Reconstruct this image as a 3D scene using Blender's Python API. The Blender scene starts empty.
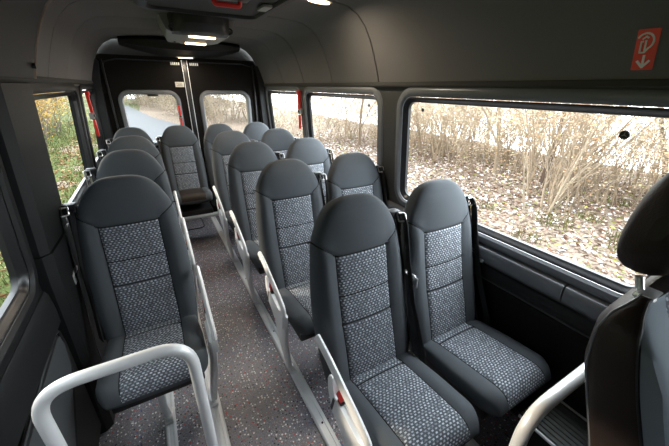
import bpy, bmesh, math, random
from mathutils import Vector, Matrix
from mathutils.geometry import delaunay_2d_cdt
random.seed(7)
C = bpy.context.scene.collection
PI = math.pi

# ------------------------------------------------------------------ helpers
def obj(name, bm, m, parent=None, smooth=True):
    me = bpy.data.meshes.new(name)
    bm.normal_update(); bm.to_mesh(me); bm.free()
    if smooth:
        me.polygons.foreach_set('use_smooth', [True]*len(me.polygons))
        try: me.set_sharp_from_angle(angle=math.radians(38))
        except Exception: pass
    if m: me.materials.append(m)
    o = bpy.data.objects.new(name, me); C.objects.link(o)
    if parent: o.parent = parent
    return o
def tag(o, label=None, cat=None, group=None, kind=None):
    if label: o['label'] = label
    if cat: o['category'] = cat
    if group: o['group'] = group
    if kind: o['kind'] = kind
    return o
def thing(name, label, cat, loc=(0,0,0), rz=0, group=None):
    o = bpy.data.objects.new(name, None); C.objects.link(o)
    o.location = loc; o.rotation_euler = (0,0,rz); o.empty_display_size = .05
    return tag(o, label, cat, group)
def struct(name, bm, m, parent=None, label=None, cat=None, smooth=True):
    o = obj(name, bm, m, parent, smooth)
    if parent is None:
        o['kind'] = 'structure'
        tag(o, label, cat)
    return o
def copy_tree(o, parent=None):
    c = o.copy(); C.objects.link(c); c.parent = parent
    for ch in list(o.children): copy_tree(ch, c)
    return c

def add_box(bm, cx, cy, cz, sx, sy, sz, bev=0, rot=None, seg=2):
    b = bmesh.new()
    bmesh.ops.create_cube(b, size=1)
    for v in b.verts: v.co = Vector((v.co.x*sx, v.co.y*sy, v.co.z*sz))
    if bev: bmesh.ops.bevel(b, geom=list(b.edges), offset=bev, segments=seg, affect='EDGES', profile=.6)
    M = Matrix.Translation((cx,cy,cz)) @ (rot.to_4x4() if rot else Matrix.Identity(4))
    merge(bm, b, M)
def merge(bm, b, M=None):
    vs = {}
    for v in b.verts: vs[v] = bm.verts.new(M @ v.co if M else v.co)
    for f in b.faces:
        try: bm.faces.new([vs[v] for v in f.verts])
        except ValueError: pass
    b.free()
def frame_of(t, ref=None):
    t = t.normalized(); r = ref or (Vector((0,0,1)) if abs(t.z) < .9 else Vector((1,0,0)))
    a = t.cross(r).normalized(); return a, a.cross(t).normalized()
def add_tube(bm, pts, rad, n=12, caps=True, ry=None):
    pts = [Vector(p) for p in pts]; rings = []; a = None
    for i, p in enumerate(pts):
        t = (pts[min(i+1,len(pts)-1)]-pts[max(i-1,0)])
        if t.length < 1e-9: t = Vector((0,0,1))
        t.normalize()
        if a is None: a, b = frame_of(t)
        else:
            a = (a - t*a.dot(t)); a = a.normalized() if a.length > 1e-6 else frame_of(t)[0]
            b = a.cross(t).normalized()
        r = rad[i] if isinstance(rad,(list,tuple)) else rad
        r2 = r if ry is None else ry
        rings.append([bm.verts.new(p + a*(r*math.cos(2*PI*k/n)) + b*(r2*math.sin(2*PI*k/n))) for k in range(n)])
    for i in range(len(rings)-1):
        for k in range(n):
            bm.faces.new((rings[i][k], rings[i][(k+1)%n], rings[i+1][(k+1)%n], rings[i+1][k]))
    if caps:
        bm.faces.new(rings[0][::-1]); bm.faces.new(rings[-1])
def round_path(pts, r, n=8):
    pts = [Vector(p) for p in pts]; out = [pts[0]]
    for i in range(1, len(pts)-1):
        p = pts[i]; d1 = (pts[i-1]-p); d2 = (pts[i+1]-p)
        rr = min(r, d1.length*.49, d2.length*.49)
        a = p + d1.normalized()*rr; b = p + d2.normalized()*rr
        for k in range(n+1):
            t = k/n; out.append(a*(1-t)**2 + p*2*t*(1-t) + b*t*t)
    out.append(pts[-1]); return out
def add_ribbon(bm, pts, width_vec, th):
    # flat strap: a thin box swept along pts; width_vec is the half width vector
    w = Vector(width_vec); prev = None
    pts = [Vector(p) for p in pts]
    for i, p in enumerate(pts):
        t = (pts[min(i+1,len(pts)-1)]-pts[max(i-1,0)]).normalized()
        nrm = t.cross(w).normalized()*th*.5
        ring = [bm.verts.new(p+w+nrm), bm.verts.new(p-w+nrm), bm.verts.new(p-w-nrm), bm.verts.new(p+w-nrm)]
        if prev:
            for k in range(4): bm.faces.new((prev[k], prev[(k+1)%4], ring[(k+1)%4], ring[k]))
        else: bm.faces.new(ring[::-1])
        prev = ring
    bm.faces.new(prev)
def add_prism(bm, poly, fn, h0, h1):
    # poly: 2D outline, fn(u,v,h) -> 3D; extruded from h0 to h1
    a = [bm.verts.new(fn(u,v,h0)) for u,v in poly]; b = [bm.verts.new(fn(u,v,h1)) for u,v in poly]
    n = len(poly)
    bm.faces.new(a[::-1]); bm.faces.new(b)
    for k in range(n): bm.faces.new((a[k], a[(k+1)%n], b[(k+1)%n], b[k]))
def rrect(u0, u1, v0, v1, r, d=0, n=7):
    u0 -= d; u1 += d; v0 -= d; v1 += d; r = max(r+d, .002)
    out = []
    for cu, cv, a0 in ((u1-r,v1-r,0),(u0+r,v1-r,90),(u0+r,v0+r,180),(u1-r,v0+r,270)):
        for k in range(n+1):
            a = math.radians(a0+90*k/n); out.append((cu+r*math.cos(a), cv+r*math.sin(a)))
    return out
def add_ring(bm, rect, r, prof, fn):
    prev = None
    for d, h in prof:
        ring = [bm.verts.new(fn(u,v,h)) for u,v in rrect(*rect, r, d)]
        if prev:
            n = len(ring)
            for k in range(n): bm.faces.new((prev[k], prev[(k+1)%n], ring[(k+1)%n], ring[k]))
        prev = ring
def sheet_with_holes(bm, u0, u1, v0, v1, holes, fn, extra=()):
    verts = [(u0,v0),(u1,v0),(u1,v1),(u0,v1)]; edges = [(0,1),(1,2),(2,3),(3,0)]
    polys = []
    for h in holes:
        b = len(verts); verts += h; edges += [(b+k, b+(k+1)%len(h)) for k in range(len(h))]; polys.append(h)
    verts += list(extra)
    vo, eo, fo, *_ = delaunay_2d_cdt([Vector(v) for v in verts], edges, [], 0, 1e-6)
    def inside(p, poly):
        c = False; n = len(poly)
        for i in range(n):
            (x1,y1),(x2,y2) = poly[i], poly[(i+1)%n]
            if (y1 > p[1]) != (y2 > p[1]) and p[0] < (x2-x1)*(p[1]-y1)/(y2-y1)+x1: c = not c
        return c
    vs = [bm.verts.new(fn(v[0],v[1],0)) for v in vo]
    for f in fo:
        c = (sum(vo[i][0] for i in f)/3, sum(vo[i][1] for i in f)/3)
        if any(inside(c,p) for p in polys): continue
        try: bm.faces.new([vs[i] for i in f])
        except ValueError: pass
def add_profile(bm, prof, y0, y1, closed=True):
    # extrude (x,z) outline along y
    add_prism(bm, prof, lambda u,v,h: (u,h,v), y0, y1)

# ------------------------------------------------------------------ materials
def mat(name, col, rough=.5, metal=0, bump=0, bscale=400, var=0, spec=.5, coat=0):
    m = bpy.data.materials.new(name); m.use_nodes = True
    nt = m.node_tree; b = nt.nodes['Principled BSDF']
    b.inputs['Base Color'].default_value = (*col,1); b.inputs['Roughness'].default_value = rough
    b.inputs['Metallic'].default_value = metal; b.inputs['Specular IOR Level'].default_value = spec
    b.inputs['Coat Weight'].default_value = coat
    if bump or var:
        tc = nt.nodes.new('ShaderNodeTexCoord')
        n = nt.nodes.new('ShaderNodeTexNoise'); n.inputs['Scale'].default_value = bscale; n.inputs['Detail'].default_value = 3
        nt.links.new(tc.outputs['Object'], n.inputs['Vector'])
        if bump:
            bp = nt.nodes.new('ShaderNodeBump'); bp.inputs['Strength'].default_value = bump; bp.inputs['Distance'].default_value = .002
            nt.links.new(n.outputs['Fac'], bp.inputs['Height']); nt.links.new(bp.outputs['Normal'], b.inputs['Normal'])
        if var:
            mx = nt.nodes.new('ShaderNodeMix'); mx.data_type = 'RGBA'
            mx.inputs['A'].default_value = (*[c*(1-var) for c in col],1); mx.inputs['B'].default_value = (*[min(1,c*(1+var)) for c in col],1)
            nt.links.new(n.outputs['Fac'], mx.inputs['Factor']); nt.links.new(mx.outputs['Result'], b.inputs['Base Color'])
    return m
class NT:
    def __init__(s, m): s.t = m.node_tree; s.b = s.t.nodes['Principled BSDF']
    def n(s, kind, **kw):
        x = s.t.nodes.new('ShaderNode'+kind)
        for k, v in kw.items():
            setattr(x, k, v)
        return x
    def l(s, a, b): s.t.links.new(a, b)
    def math(s, op, a, b=None, c=None):
        x = s.n('Math', operation=op)
        for i, v in enumerate((a,b,c)):
            if v is None: continue
            if isinstance(v,(int,float)): x.inputs[i].default_value = v
            else: s.l(v, x.inputs[i])
        return x.outputs[0]
    def ramp(s, fac, stops, interp='LINEAR'):
        x = s.n('ValToRGB'); cr = x.color_ramp; cr.interpolation = interp
        while len(cr.elements) > 1: cr.elements.remove(cr.elements[-1])
        cr.elements[0].position = stops[0][0]; cr.elements[0].color = (*stops[0][1],1)
        for p, c in stops[1:]:
            e = cr.elements.new(p); e.color = (*c,1)
        s.l(fac, x.inputs['Fac']); return x.outputs['Color']
    def mix(s, fac, a, b):
        x = s.n('Mix', data_type='RGBA')
        if isinstance(fac,(int,float)): x.inputs['Factor'].default_value = fac
        else: s.l(fac, x.inputs['Factor'])
        for k, v in (('A',a),('B',b)):
            if isinstance(v, tuple): x.inputs[k].default_value = (*v,1)
            else: s.l(v, x.inputs[k])
        return x.outputs['Result']

def fabric_pattern():
    m = mat('dash_fabric', (.1,.1,.1), .9, spec=.2); t = NT(m)
    uv = t.n('UVMap'); sp = t.n('SeparateXYZ'); t.l(uv.outputs['UV'], sp.inputs[0])
    def layer(su, sv, k, lu, lv, seed):
        v = t.math('DIVIDE', sp.outputs['Y'], sv); row = t.math('FLOOR', v)
        off = t.math('FRACT', t.math('MULTIPLY', row, k))
        wv = t.n('TexWhiteNoise', noise_dimensions='1D'); t.l(row, wv.inputs['W'])
        u = t.math('ADD', t.math('DIVIDE', sp.outputs['X'], su), t.math('ADD', off, t.math('MULTIPLY', wv.outputs['Value'], .35))); col = t.math('FLOOR', u)
        fu = t.math('ABSOLUTE', t.math('SUBTRACT', t.math('FRACT', u), .5))
        fv = t.math('ABSOLUTE', t.math('SUBTRACT', t.math('FRACT', v), .5))
        w = t.n('TexWhiteNoise', noise_dimensions='3D'); cb = t.n('CombineXYZ')
        t.l(col, cb.inputs[0]); t.l(row, cb.inputs[1]); cb.inputs[2].default_value = seed; t.l(cb.outputs[0], w.inputs['Vector'])
        a = t.math('MULTIPLY', t.math('LESS_THAN', fu, lu), t.math('LESS_THAN', fv, lv))
        return a, w.outputs['Value']
    a, r = layer(.0160, .0100, .537, .25, .25, 1.0)
    b, r2 = layer(.0100, .0060, .371, .30, .27, 5.0)
    base = t.mix(t.math('MULTIPLY', b, t.math('GREATER_THAN', r2, .45)), PAT[0], PAT[1])
    lightf = t.math('MULTIPLY', a, t.math('ADD', .25, t.math('MULTIPLY', r, .85)))
    c = t.mix(lightf, base, PAT[2])
    t.l(c, t.b.inputs['Base Color'])
    return m
PAT = ((.088,.097,.110), (.160,.176,.198), (.56,.60,.66))
M = {}
M['fabric'] = mat('charcoal_fabric', (.070,.078,.087), .82, bump=.25, bscale=900, var=.12, spec=.3)
M['light_fabric'] = mat('grey_blue_fabric', (.21,.24,.27), .85, bump=.25, bscale=900, var=.1, spec=.2)  # seat fabric with daylight on the front bolster put into its colour
M['pattern'] = fabric_pattern()
M['white_plastic'] = mat('light_grey_plastic', (.90,.90,.89), .38)
M['alu'] = mat('brushed_rail', (.84,.85,.86), .38, metal=.15)
M['steel'] = mat('satin_steel_tube', (.82,.82,.82), .36, metal=.25, bump=.05, bscale=200)
M['chrome'] = mat('chrome', (.85,.85,.85), .28, metal=.7)
M['black_plastic'] = mat('black_plastic', (.012,.012,.013), .42, bump=.12, bscale=700)
M['strap'] = mat('black_webbing', (.014,.014,.015), .6, bump=.2, bscale=900)
M['red'] = mat('red_plastic', (.62,.025,.02), .35)
M['red_safety'] = mat('red_signal', (.70,.03,.02), .4)
M['trim'] = mat('charcoal_trim', (.020,.021,.023), .5, bump=.2, bscale=500, spec=.3)
M['panel'] = mat('dark_wall_panel', (.014,.014,.014), .55, bump=.2, bscale=500, spec=.25)
M['ledge'] = mat('window_ledge_plastic', (.16,.168,.178), .27, bump=.12, bscale=600)
M['pocket'] = mat('grey_pocket_cloth', (.04,.043,.047), .8, bump=.2, bscale=800)
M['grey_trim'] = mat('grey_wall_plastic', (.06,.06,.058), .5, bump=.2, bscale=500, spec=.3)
M['black_trim'] = mat('black_wall_plastic', (.0085,.009,.0095), .5, bump=.2, bscale=500, spec=.28)  # left-side trim, colour darkened further to imitate the dim left of the cabin
M['rubber'] = mat('black_rubber', (.008,.008,.009), .33)
M['liner'] = mat('grey_green_headliner', (.172,.163,.156), .9, bump=.3, bscale=450, var=.1, spec=.15)
M['side_liner'] = mat('dark_grey_headliner', (.07,.068,.064), .9, bump=.3, bscale=450, var=.1, spec=.15)
M['door_panel'] = mat('dark_brown_door_lining', (.0065,.005,.0042), .6, bump=.2, bscale=300, spec=.15)
M['leather'] = mat('dark_brown_leather', (.022,.014,.010), .5, bump=.3, bscale=250, spec=.3)
M['unit_grey'] = mat('pale_grey_vent_plastic', (.30,.30,.29), .5)
M['grille'] = mat('black_grille', (.01,.01,.01), .5)
M['sticker'] = mat('cream_sticker', (.75,.72,.66), .5)
M['beige_edge'] = mat('beige_trim_edge', (.22,.17,.13), .6)
M['rib'] = mat('ribbed_grey_rubber', (.10,.105,.10), .45)
M['seam'] = mat('seam_thread', (.006,.006,.006), .9)
def emis(name, col, s):
    m = mat(name, (.9,.9,.85), .4); b = m.node_tree.nodes['Principled BSDF']
    b.inputs['Emission Color'].default_value = (*col,1); b.inputs['Emission Strength'].default_value = s; return m
M['lamp'] = emis('warm_lamp_diffuser', (1,.70,.40), 4.5)
def glass():
    m = bpy.data.materials.new('window_glass'); m.use_nodes = True; nt = m.node_tree
    nt.nodes.remove(nt.nodes['Principled BSDF']); out = nt.nodes['Material Output']
    tr = nt.nodes.new('ShaderNodeBsdfTransparent'); tr.inputs[0].default_value = (.97,.98,.97,1)
    gl = nt.nodes.new('ShaderNodeBsdfGlossy'); gl.inputs['Roughness'].default_value = .02
    mx = nt.nodes.new('ShaderNodeMixShader')
    mx.inputs[0].default_value = .015; nt.links.new(tr.outputs[0], mx.inputs[1]); nt.links.new(gl.outputs[0], mx.inputs[2])
    nt.links.new(mx.outputs[0], out.inputs[0]); return m
M['glass'] = glass()
def floor_mat():
    m = mat('speckled_vinyl', (.06,.057,.058), .38, spec=.5); t = NT(m)
    tc = t.n('TexCoord')
    def sp(scale, thr, seed):
        v = t.n('TexVoronoi'); v.inputs['Scale'].default_value = scale
        mp = t.n('Mapping'); mp.inputs['Location'].default_value = (seed, seed*2, 0)
        t.l(tc.outputs['Object'], mp.inputs[0]); t.l(mp.outputs[0], v.inputs['Vector'])
        return t.math('LESS_THAN', v.outputs['Distance'], thr), v.outputs['Color']
    a, ca = sp(70, .29, 1.3); b, cb = sp(115, .27, 4.1)
    sx = t.n('SeparateColor'); t.l(ca, sx.inputs[0])
    colr = t.ramp(sx.outputs[0], [(0,(.85,.83,.82)),(.42,(.5,.07,.07)),(.58,(.1,.13,.30)),(.70,(.02,.02,.025))], 'CONSTANT')
    sb = t.n('SeparateColor'); t.l(cb, sb.inputs[0])
    colb = t.ramp(sb.outputs[0], [(0,(.5,.5,.5)),(.4,(.20,.19,.19)),(.75,(.35,.12,.1))], 'CONSTANT')
    n = t.n('TexNoise'); n.inputs['Scale'].default_value = 160; t.l(tc.outputs['Object'], n.inputs['Vector'])
    base = t.ramp(n.outputs['Fac'], [(.35,(.150,.142,.163)),(.65,(.275,.262,.295))])
    c = t.mix(b, base, colb); c = t.mix(a, c, colr); t.l(c, t.b.inputs['Base Color'])
    return m
M['floor'] = floor_mat()

# ------------------------------------------------------------------ cabin shell
Y0, Y1 = -2.55, 3.05
def xw(z):
    if z < .87: return .90-.02*z/.87
    return .88-.045*min(1,(z-.87)/.63)
def fr(u,v,h): return ( xw(v)-h, u, v)     # right wall: (y, z, inward)
def fl(u,v,h): return (-(xw(v)-h), u, v)
def fd(u,v,h): return (u, Y1-h, v)          # rear doors
bm = bmesh.new(); add_box(bm, 0, (Y0+Y1+.1)/2, -.03, 1.86, Y1-Y0+.1, .06)
struct('floor', bm, M['floor'], smooth=False)

ZB, ZT = .853, 1.462
WR = [(-.70,.535), (-1.95,-1.12), (.755,1.85), (1.965,2.94)]
WL = [(-1.15,.375), (.875,2.01), (2.20,2.95)]
RAD = .075
for side, f, WW in (('right', fr, WR), ('left', fl, WL)):
    bm = bmesh.new()
    sheet_with_holes(bm, Y0, Y1, .78, 1.53, [rrect(a,b,ZB,ZT,RAD) for a,b in WW], f)
    for z0, z1 in ((0,.78),):
        vs = [bm.verts.new(f(y,z,0)) for y,z in ((Y0,z0),(Y1,z0),(Y1,z1),(Y0,z1))]; bm.faces.new(vs)
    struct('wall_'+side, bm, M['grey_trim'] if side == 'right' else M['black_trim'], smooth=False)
nwin = 0
for side, f, WW in (('right', fr, WR), ('left', fl, WL)):
    for i, (a,b) in enumerate(WW):
        nwin += 1
        bm = bmesh.new()
        add_ring(bm, (a,b,ZB,ZT), RAD, [(-.004,-.045),(-.004,.004),(.006,.014),(.028,.016),(.038,.011),(.046,-.001)] if i==0 else
                 [(-.004,-.045),(-.004,.004),(.004,.012),(.026,.014),(.040,.009),(.046,-.001)], f)
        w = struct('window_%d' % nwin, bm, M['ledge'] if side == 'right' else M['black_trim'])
        bm = bmesh.new()
        add_ring(bm, (a,b,ZB,ZT), RAD, [(-.006,.002),(-.012,.003),(-.019,-.003),(-.022,-.010),(-.032,-.018),(-.034,-.034)], f)
        obj('gasket', bm, M['rubber'], w)
        bm = bmesh.new()
        vs = [bm.verts.new(f(u,v,-.030)) for u,v in rrect(a,b,ZB,ZT,RAD,-.02)]; bm.faces.new(vs)
        obj('pane', bm, M['glass'], w, False)
        # small black mounting dots on the glass
        if side == 'right':
            spots = {0: [(.40,1.392,.009),(-.485,1.372,.014)], 1: [], 2: [(.90,1.39,.011),(1.60,1.41,.008)], 3: [(2.60,1.425,.010)]}[i]
            for (y,z,r) in spots:
                bm = bmesh.new()
                add_prism(bm, [(y+r*math.cos(2*PI*k/20), z+r*math.sin(2*PI*k/20)) for k in range(20)], f, -.028, -.024)
                d = obj('glass_dot', bm, M['rubber'], w, False)
                if r > .013:
                    bm = bmesh.new()
                    for k in range(3):
                        an = math.radians(90+120*k); p = Vector((math.cos(an), math.sin(an))); q = Vector((-p.y,p.x))
                        add_prism(bm, [tuple(Vector((y,z))+q*.0018), tuple(Vector((y,z))-q*.0018), tuple(Vector((y,z))+p*r*.8)], f, -.024, -.0232)
                    obj('star_mark', bm, M['unit_grey'], d, False)

# ceiling: headliner loft with transverse seams
RP = [(.835,1.525),(.812,1.60),(.785,1.675),(.755,1.745),(.715,1.81),(.665,1.86),(.60,1.892),(.50,1.905),(.35,1.910),(.18,1.914)]
prof = RP + [(0,1.916)] + [(-x,z) for x,z in RP[::-1]]
SEAMS = [-1.3, .76, 1.34, 1.86, 2.36]
def prof_offset(pt, d):   # towards the inside
    c = Vector((0,1.3)); p = Vector(pt); n = (c-p).normalized(); return p + n*d
bm = bmesh.new()
ys = []
for a in [Y0]+SEAMS+[Y1]:
    ys.append(a)
st = []
for k in range(len(ys)-1):
    a, b = ys[k], ys[k+1]
    a2 = a+.006 if k else a; b2 = b-.006 if k < len(ys)-2 else b
    if k: st += [(a-.0015,-.022),(a+.0015,-.022)]
    st += [(a2,0),(a2+.02,.004),((a2+b2)/2,.006),(b2-.02,.004),(b2,0)]
prev = None
for y, d in st:
    ring = [bm.verts.new((prof_offset(p,d)[0], y, prof_offset(p,d)[1])) for p in prof]
    if prev:
        for k in range(len(ring)-1): bm.faces.new((prev[k], ring[k], ring[k+1], prev[k+1]))
    prev = ring
struct('ceiling', bm, M['liner'])
bm = bmesh.new(); pr_ = None
for y, d in ((Y0,.004),(.10,.010),(.97,.020),(1.0,.016),(1.003,-.004)):
    ring = []
    for (x,z) in RP[:-1]:
        p = prof_offset((x,z), d); ring.append(bm.verts.new((-p[0], y, p[1])))
    if pr_:
        for k in range(len(ring)-1): bm.faces.new((pr_[k],pr_[k+1],ring[k+1],ring[k]))
    pr_ = ring
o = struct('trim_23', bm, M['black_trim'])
bm = bmesh.new(); add_tube(bm, [(-prof_offset(p,.017)[0], 1.002, prof_offset(p,.017)[1]) for p in RP[:-1]], .007, 8); obj('beige_edge', bm, M['beige_edge'], o)
bm = bmesh.new(); add_tube(bm, [(-.828,.955,1.567),(-.790,.955,1.567)], .011, 14); obj('hook_hole', bm, M['rubber'], o)
# the rail line between headliner and windows
for s, nm in ((1,'trim_1'),(-1,'trim_2')):
    bm = bmesh.new()
    add_profile(bm, [(s*.842,1.535),(s*.822,1.528),(s*.820,1.512),(s*.826,1.503),(s*.842,1.500)], Y0, Y1-.02)
    struct(nm, bm, M['side_liner'])
    bm = bmesh.new()
    add_profile(bm, [(s*.845,1.500),(s*.829,1.500),(s*.832,1.488),(s*.845,1.486)], Y0, Y1-.02)
    struct(nm.replace('1','3').replace('2','4'), bm, M['rubber'])

# right wall below the windows: ledge in two lengths, a bead and the lower panel
def ledge(name, y0, y1, s=1):
    bm = bmesh.new()
    add_profile(bm, [(s*.890,.806),(s*.866,.805),(s*.857,.800),(s*.853,.790),(s*.856,.745),(s*.866,.728),(s*.890,.722)], y0, y1)
    return struct(name, bm, M['ledge'])
ledge('trim_5', Y0, -.484); ledge('trim_6', -.478, 2.98); ledge('trim_7', .95, 2.98, -1)
for s, nm in ((1,'trim_8'),(-1,'trim_9')):
    bm = bmesh.new()
    add_profile(bm, [(s*.890,.716),(s*.876,.706),(s*.872,.690),(s*.872,.655),(s*.878,.642),(s*.893,.638)], (Y0 if s > 0 else .95), 2.98)
    struct(nm, bm, M['panel'])
    bm = bmesh.new()
    add_profile(bm, [(s*.892,.632),(s*.880,.625),(s*.878,.60),(s*.880,.06),(s*.897,.04)], (Y0 if s > 0 else .95), 2.98)
    struct(nm.replace('trim_8','trim_10').replace('trim_9','trim_11'), bm, M['door_panel'] if s > 0 else M['panel'])

# left wall: pillar cover in two pieces, sliding-door lining with a map pocket
def pillar(name, z0, z1, y0, y1, h, s=-1, m='black_trim', rows=10):
    bm = bmesh.new(); prev = None
    for k in range(rows+1):
        z = z0+(z1-z0)*k/rows
        a = y0(z) if callable(y0) else y0; b = y1(z) if callable(y1) else y1
        e = min(.03,(b-a)*.3)
        ring = [bm.verts.new((s*(xw(min(z,1.5))-hh - max(0,z-1.5)*.0), y, z)) for y,hh in ((a,-.004),(a+.004,h*.5),(a+e,h*.95),((a+b)/2,h*1.05),(b-e,h*.95),(b-.004,h*.5),(b,-.004))]
        if prev:
            for j in range(len(ring)-1): bm.faces.new((prev[j],prev[j+1],ring[j+1],ring[j]))
        else: bm.faces.new(ring[::-1])
        prev = ring
    bm.faces.new(prev)
    return struct(name, bm, M[m])
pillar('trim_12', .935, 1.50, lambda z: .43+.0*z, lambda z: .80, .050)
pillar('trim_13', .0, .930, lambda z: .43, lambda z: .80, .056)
pillar('trim_14', .0, 1.50, (.806), .828, .030, m='panel')
# lower-left door lining
bm = bmesh.new(); s = -1
add_profile(bm, [(-.888,.806),(-.876,.802),(-.868,.785),(-.864,.72),(-.866,.66),(-.892,.635)], Y0, .428)
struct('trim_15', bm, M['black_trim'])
bm = bmesh.new()
add_profile(bm, [(-.893,.628),(-.880,.618),(-.876,.56),(-.880,.06),(-.899,.04)], Y0, .428)
struct('trim_16', bm, M['panel'])
bm = bmesh.new()
pk = [(.375,.630),(.345,.640),(.15,.630),(-.10,.600),(-.13,.52),(-.12,.20),(.02,.13),(.12,.30),(.30,.44),(.36,.49),(.385,.58)]
add_prism(bm, pk, lambda u,v,h: (-(.880-h), u, v), -.004, .012)
o = struct('trim_17', bm, M['pocket'])
bm = bmesh.new()
add_tube(bm, [(-.872,u,v) for u,v in [(p[0]*1.03-.004, p[1]+.018 if p[1]>.55 else p[1]-.012) for p in pk]+[(pk[0][0]*1.03-.004, pk[0][1]+.018)]], .006, 6)
obj('pocket_bead', bm, M['black_plastic'], o)

# added, unseen: blank wall closing the windshield end to cut front light
bm = bmesh.new()
sheet_with_holes(bm, -.90, .90, 0, 1.93, [], lambda u,v,h: (u, Y0+h, v))
struct('wall_front', bm, M['panel'], smooth=False)
# rear of the cabin: closing panel, two door leaves with windows
DT = 1.745
bm = bmesh.new()
sheet_with_holes(bm, -.90, .90, 0, 1.93, [[(-.76,.02),(.76,.02),(.76,DT-.06),(.70,DT),(-.70,DT),(-.76,DT-.06)]], lambda u,v,h: (u, Y1+.02-h, v))
struct('wall_rear', bm, M['side_liner'], smooth=False)
for k, s in ((1,-1),(2,1)):
    def fdx(u,v,h, s=s): return (s*u, Y1-h, v)
    bm = bmesh.new()
    W4 = (.135,.625,.93,1.412)
    sheet_with_holes(bm, .022, .775, .01, DT+.02, [rrect(*W4,.07)], lambda u,v,h: fdx(u,v,-.004))
    d = struct('door_%d' % k, bm, M['door_panel'], smooth=False)
    bm = bmesh.new()
    add_ring(bm, W4, .07, [(-.004,-.045),(-.003,.004),(.004,.014),(.022,.018),(.036,.012),(.042,-.005)], fdx)
    fo = obj('window_frame', bm, M['ledge'], d)
    bm = bmesh.new(); bm.faces.new([bm.verts.new(fdx(u,v,-.03)) for u,v in rrect(*W4,.07,-.001)])
    obj('pane', bm, M['glass'], d, False)
    bm = bmesh.new()      # inner lower lining of the leaf
    add_prism(bm, rrect(.06,.70,.10,.86,.05), fdx, -.004, .02); obj('lower_lining', bm, M['trim'], d)
    bm = bmesh.new()      # pale edge along the split between the leaves
    add_box(bm, s*.0255, Y1-.012, .88, .005, .014, 1.72, .001); obj('door_edge', bm, M['alu'], d)
    bm = bmesh.new(); add_box(bm, s*.72, Y1-.018, 1.24, .018, .02, .96, .006); obj('side_strip', bm, M['black_plastic'], d)
    bm = bmesh.new()
    add_tube(bm, [fdx(.08,1.725,.012), fdx(.60,1.725,.012), fdx(.70,1.70,.012), fdx(.735,1.63,.012)], .006, 8); obj('top_bead', bm, M['trim'], d)
    bm = bmesh.new()
    for q in range(5): add_box(bm, s*(.055+.018*q), Y1-.014, 1.705, .012, .006, .026, .001)
    obj('latch_plate', bm, M['alu'], d)
    if k == 1:
        bm = bmesh.new(); add_box(bm, -.078, Y1-.008, 1.508, .085, .005, .05, .002)
        st_ = obj('cream_label', bm, M['sticker'], d); st_['label'] = 'cream sticker on the dark door'
        bm = bmesh.new()
        for r in range(3): add_box(bm, -.080+.006*(r%2), Y1-.0112, 1.521-.012*r, .058-.012*(r%2), .001, .003)
        obj('print_lines', bm, M['leather'], st_, False)
        bm = bmesh.new(); add_box(bm, -.35, Y1-.004, 1.401, .10, .02, .016, .003); obj('wiper_clip', bm, M['rubber'], d)
bm = bmesh.new(); add_box(bm, 0, Y1-.006, .88, .042, .02, 1.75, .003); struct('trim_18', bm, M['rubber'])
bm = bmesh.new(); add_box(bm, 0, Y1-.05, .012, 1.50, .10, .024, .004); struct('trim_19', bm, M['alu'])
for s in (1,-1):     # corner posts of the rear opening
    bm = bmesh.new(); add_profile(bm, [(s*.88,0),(s*.80,0),(s*.785,1.0),(s*.765,1.52),(s*.74,1.70),(s*.80,1.75),(s*.88,1.60)], 2.985, 3.045)
    struct('trim_%d' % (20 if s > 0 else 21), bm, M['trim'])
# overhead panel above the rear doors with its lamp
t = thing('overhead_panel', 'dark curved overhead panel hanging above the rear doors', 'panel', (0,2.86,1.84))
bm = bmesh.new()
secs = []
for k in range(25):
    u = -1+2*k/24; x = .54*u; dr = (1-abs(u)**2.2)
    secs.append([(x, -.03-.16*dr, .055), (x, -.05-.18*dr, .03), (x, -.04-.16*dr, .012-.05*dr), (x, .02, -.005-.082*dr), (x, .13, .0-.08*dr), (x, .13, .055)])
pr_ = None
for sct in secs:
    ring = [bm.verts.new(p) for p in sct]
    if pr_:
        for j in range(6): bm.faces.new((pr_[j], pr_[(j+1)%6], ring[(j+1)%6], ring[j]))
    else: bm.faces.new(ring)
    pr_ = ring
bm.faces.new(pr_[::-1]); obj('shell', bm, M['panel'], t)
bm = bmesh.new(); add_box(bm, 0, -.01, -.082, .17, .05, .014, .005); obj('lamp_holder', bm, M['unit_grey'], t)
bm = bmesh.new(); add_box(bm, 0, -.012, -.090, .13, .034, .006, .002); obj('lamp_lens', bm, M['lamp'], t)
# ceiling vent unit: black rounded front grille, pale grey body, two slit lamps
t = thing('ceiling_vent_unit', 'pale grey ceiling vent unit with black grille and two lit slit lamps', 'vent', (-.02,.42,1.905))
bm = bmesh.new()
def unit_sec(y, w, zb, wt): return [(-wt,y,.004),(-w,y,zb+.012),(-w+.02,y,zb),(w-.02,y,zb),(w,y,zb+.012),(wt,y,.004)]
pr_ = None
for y,w,zb,wt in ((1.20,.205,-.085,.235),(1.30,.20,-.098,.235),(1.55,.19,-.105,.225),(1.80,.165,-.095,.20),(1.98,.13,-.062,.17),(2.05,.11,-.02,.14)):
    ring = [bm.verts.new(p) for p in unit_sec(y,w,zb,wt)]
    if pr_:
        for j in range(5): bm.faces.new((pr_[j],pr_[j+1],ring[j+1],ring[j]))
    else: bm.faces.new(ring)
    pr_ = ring
bm.faces.new(pr_); obj('body', bm, M['unit_grey'], t)
bm = bmesh.new(); pr_ = None
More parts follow.
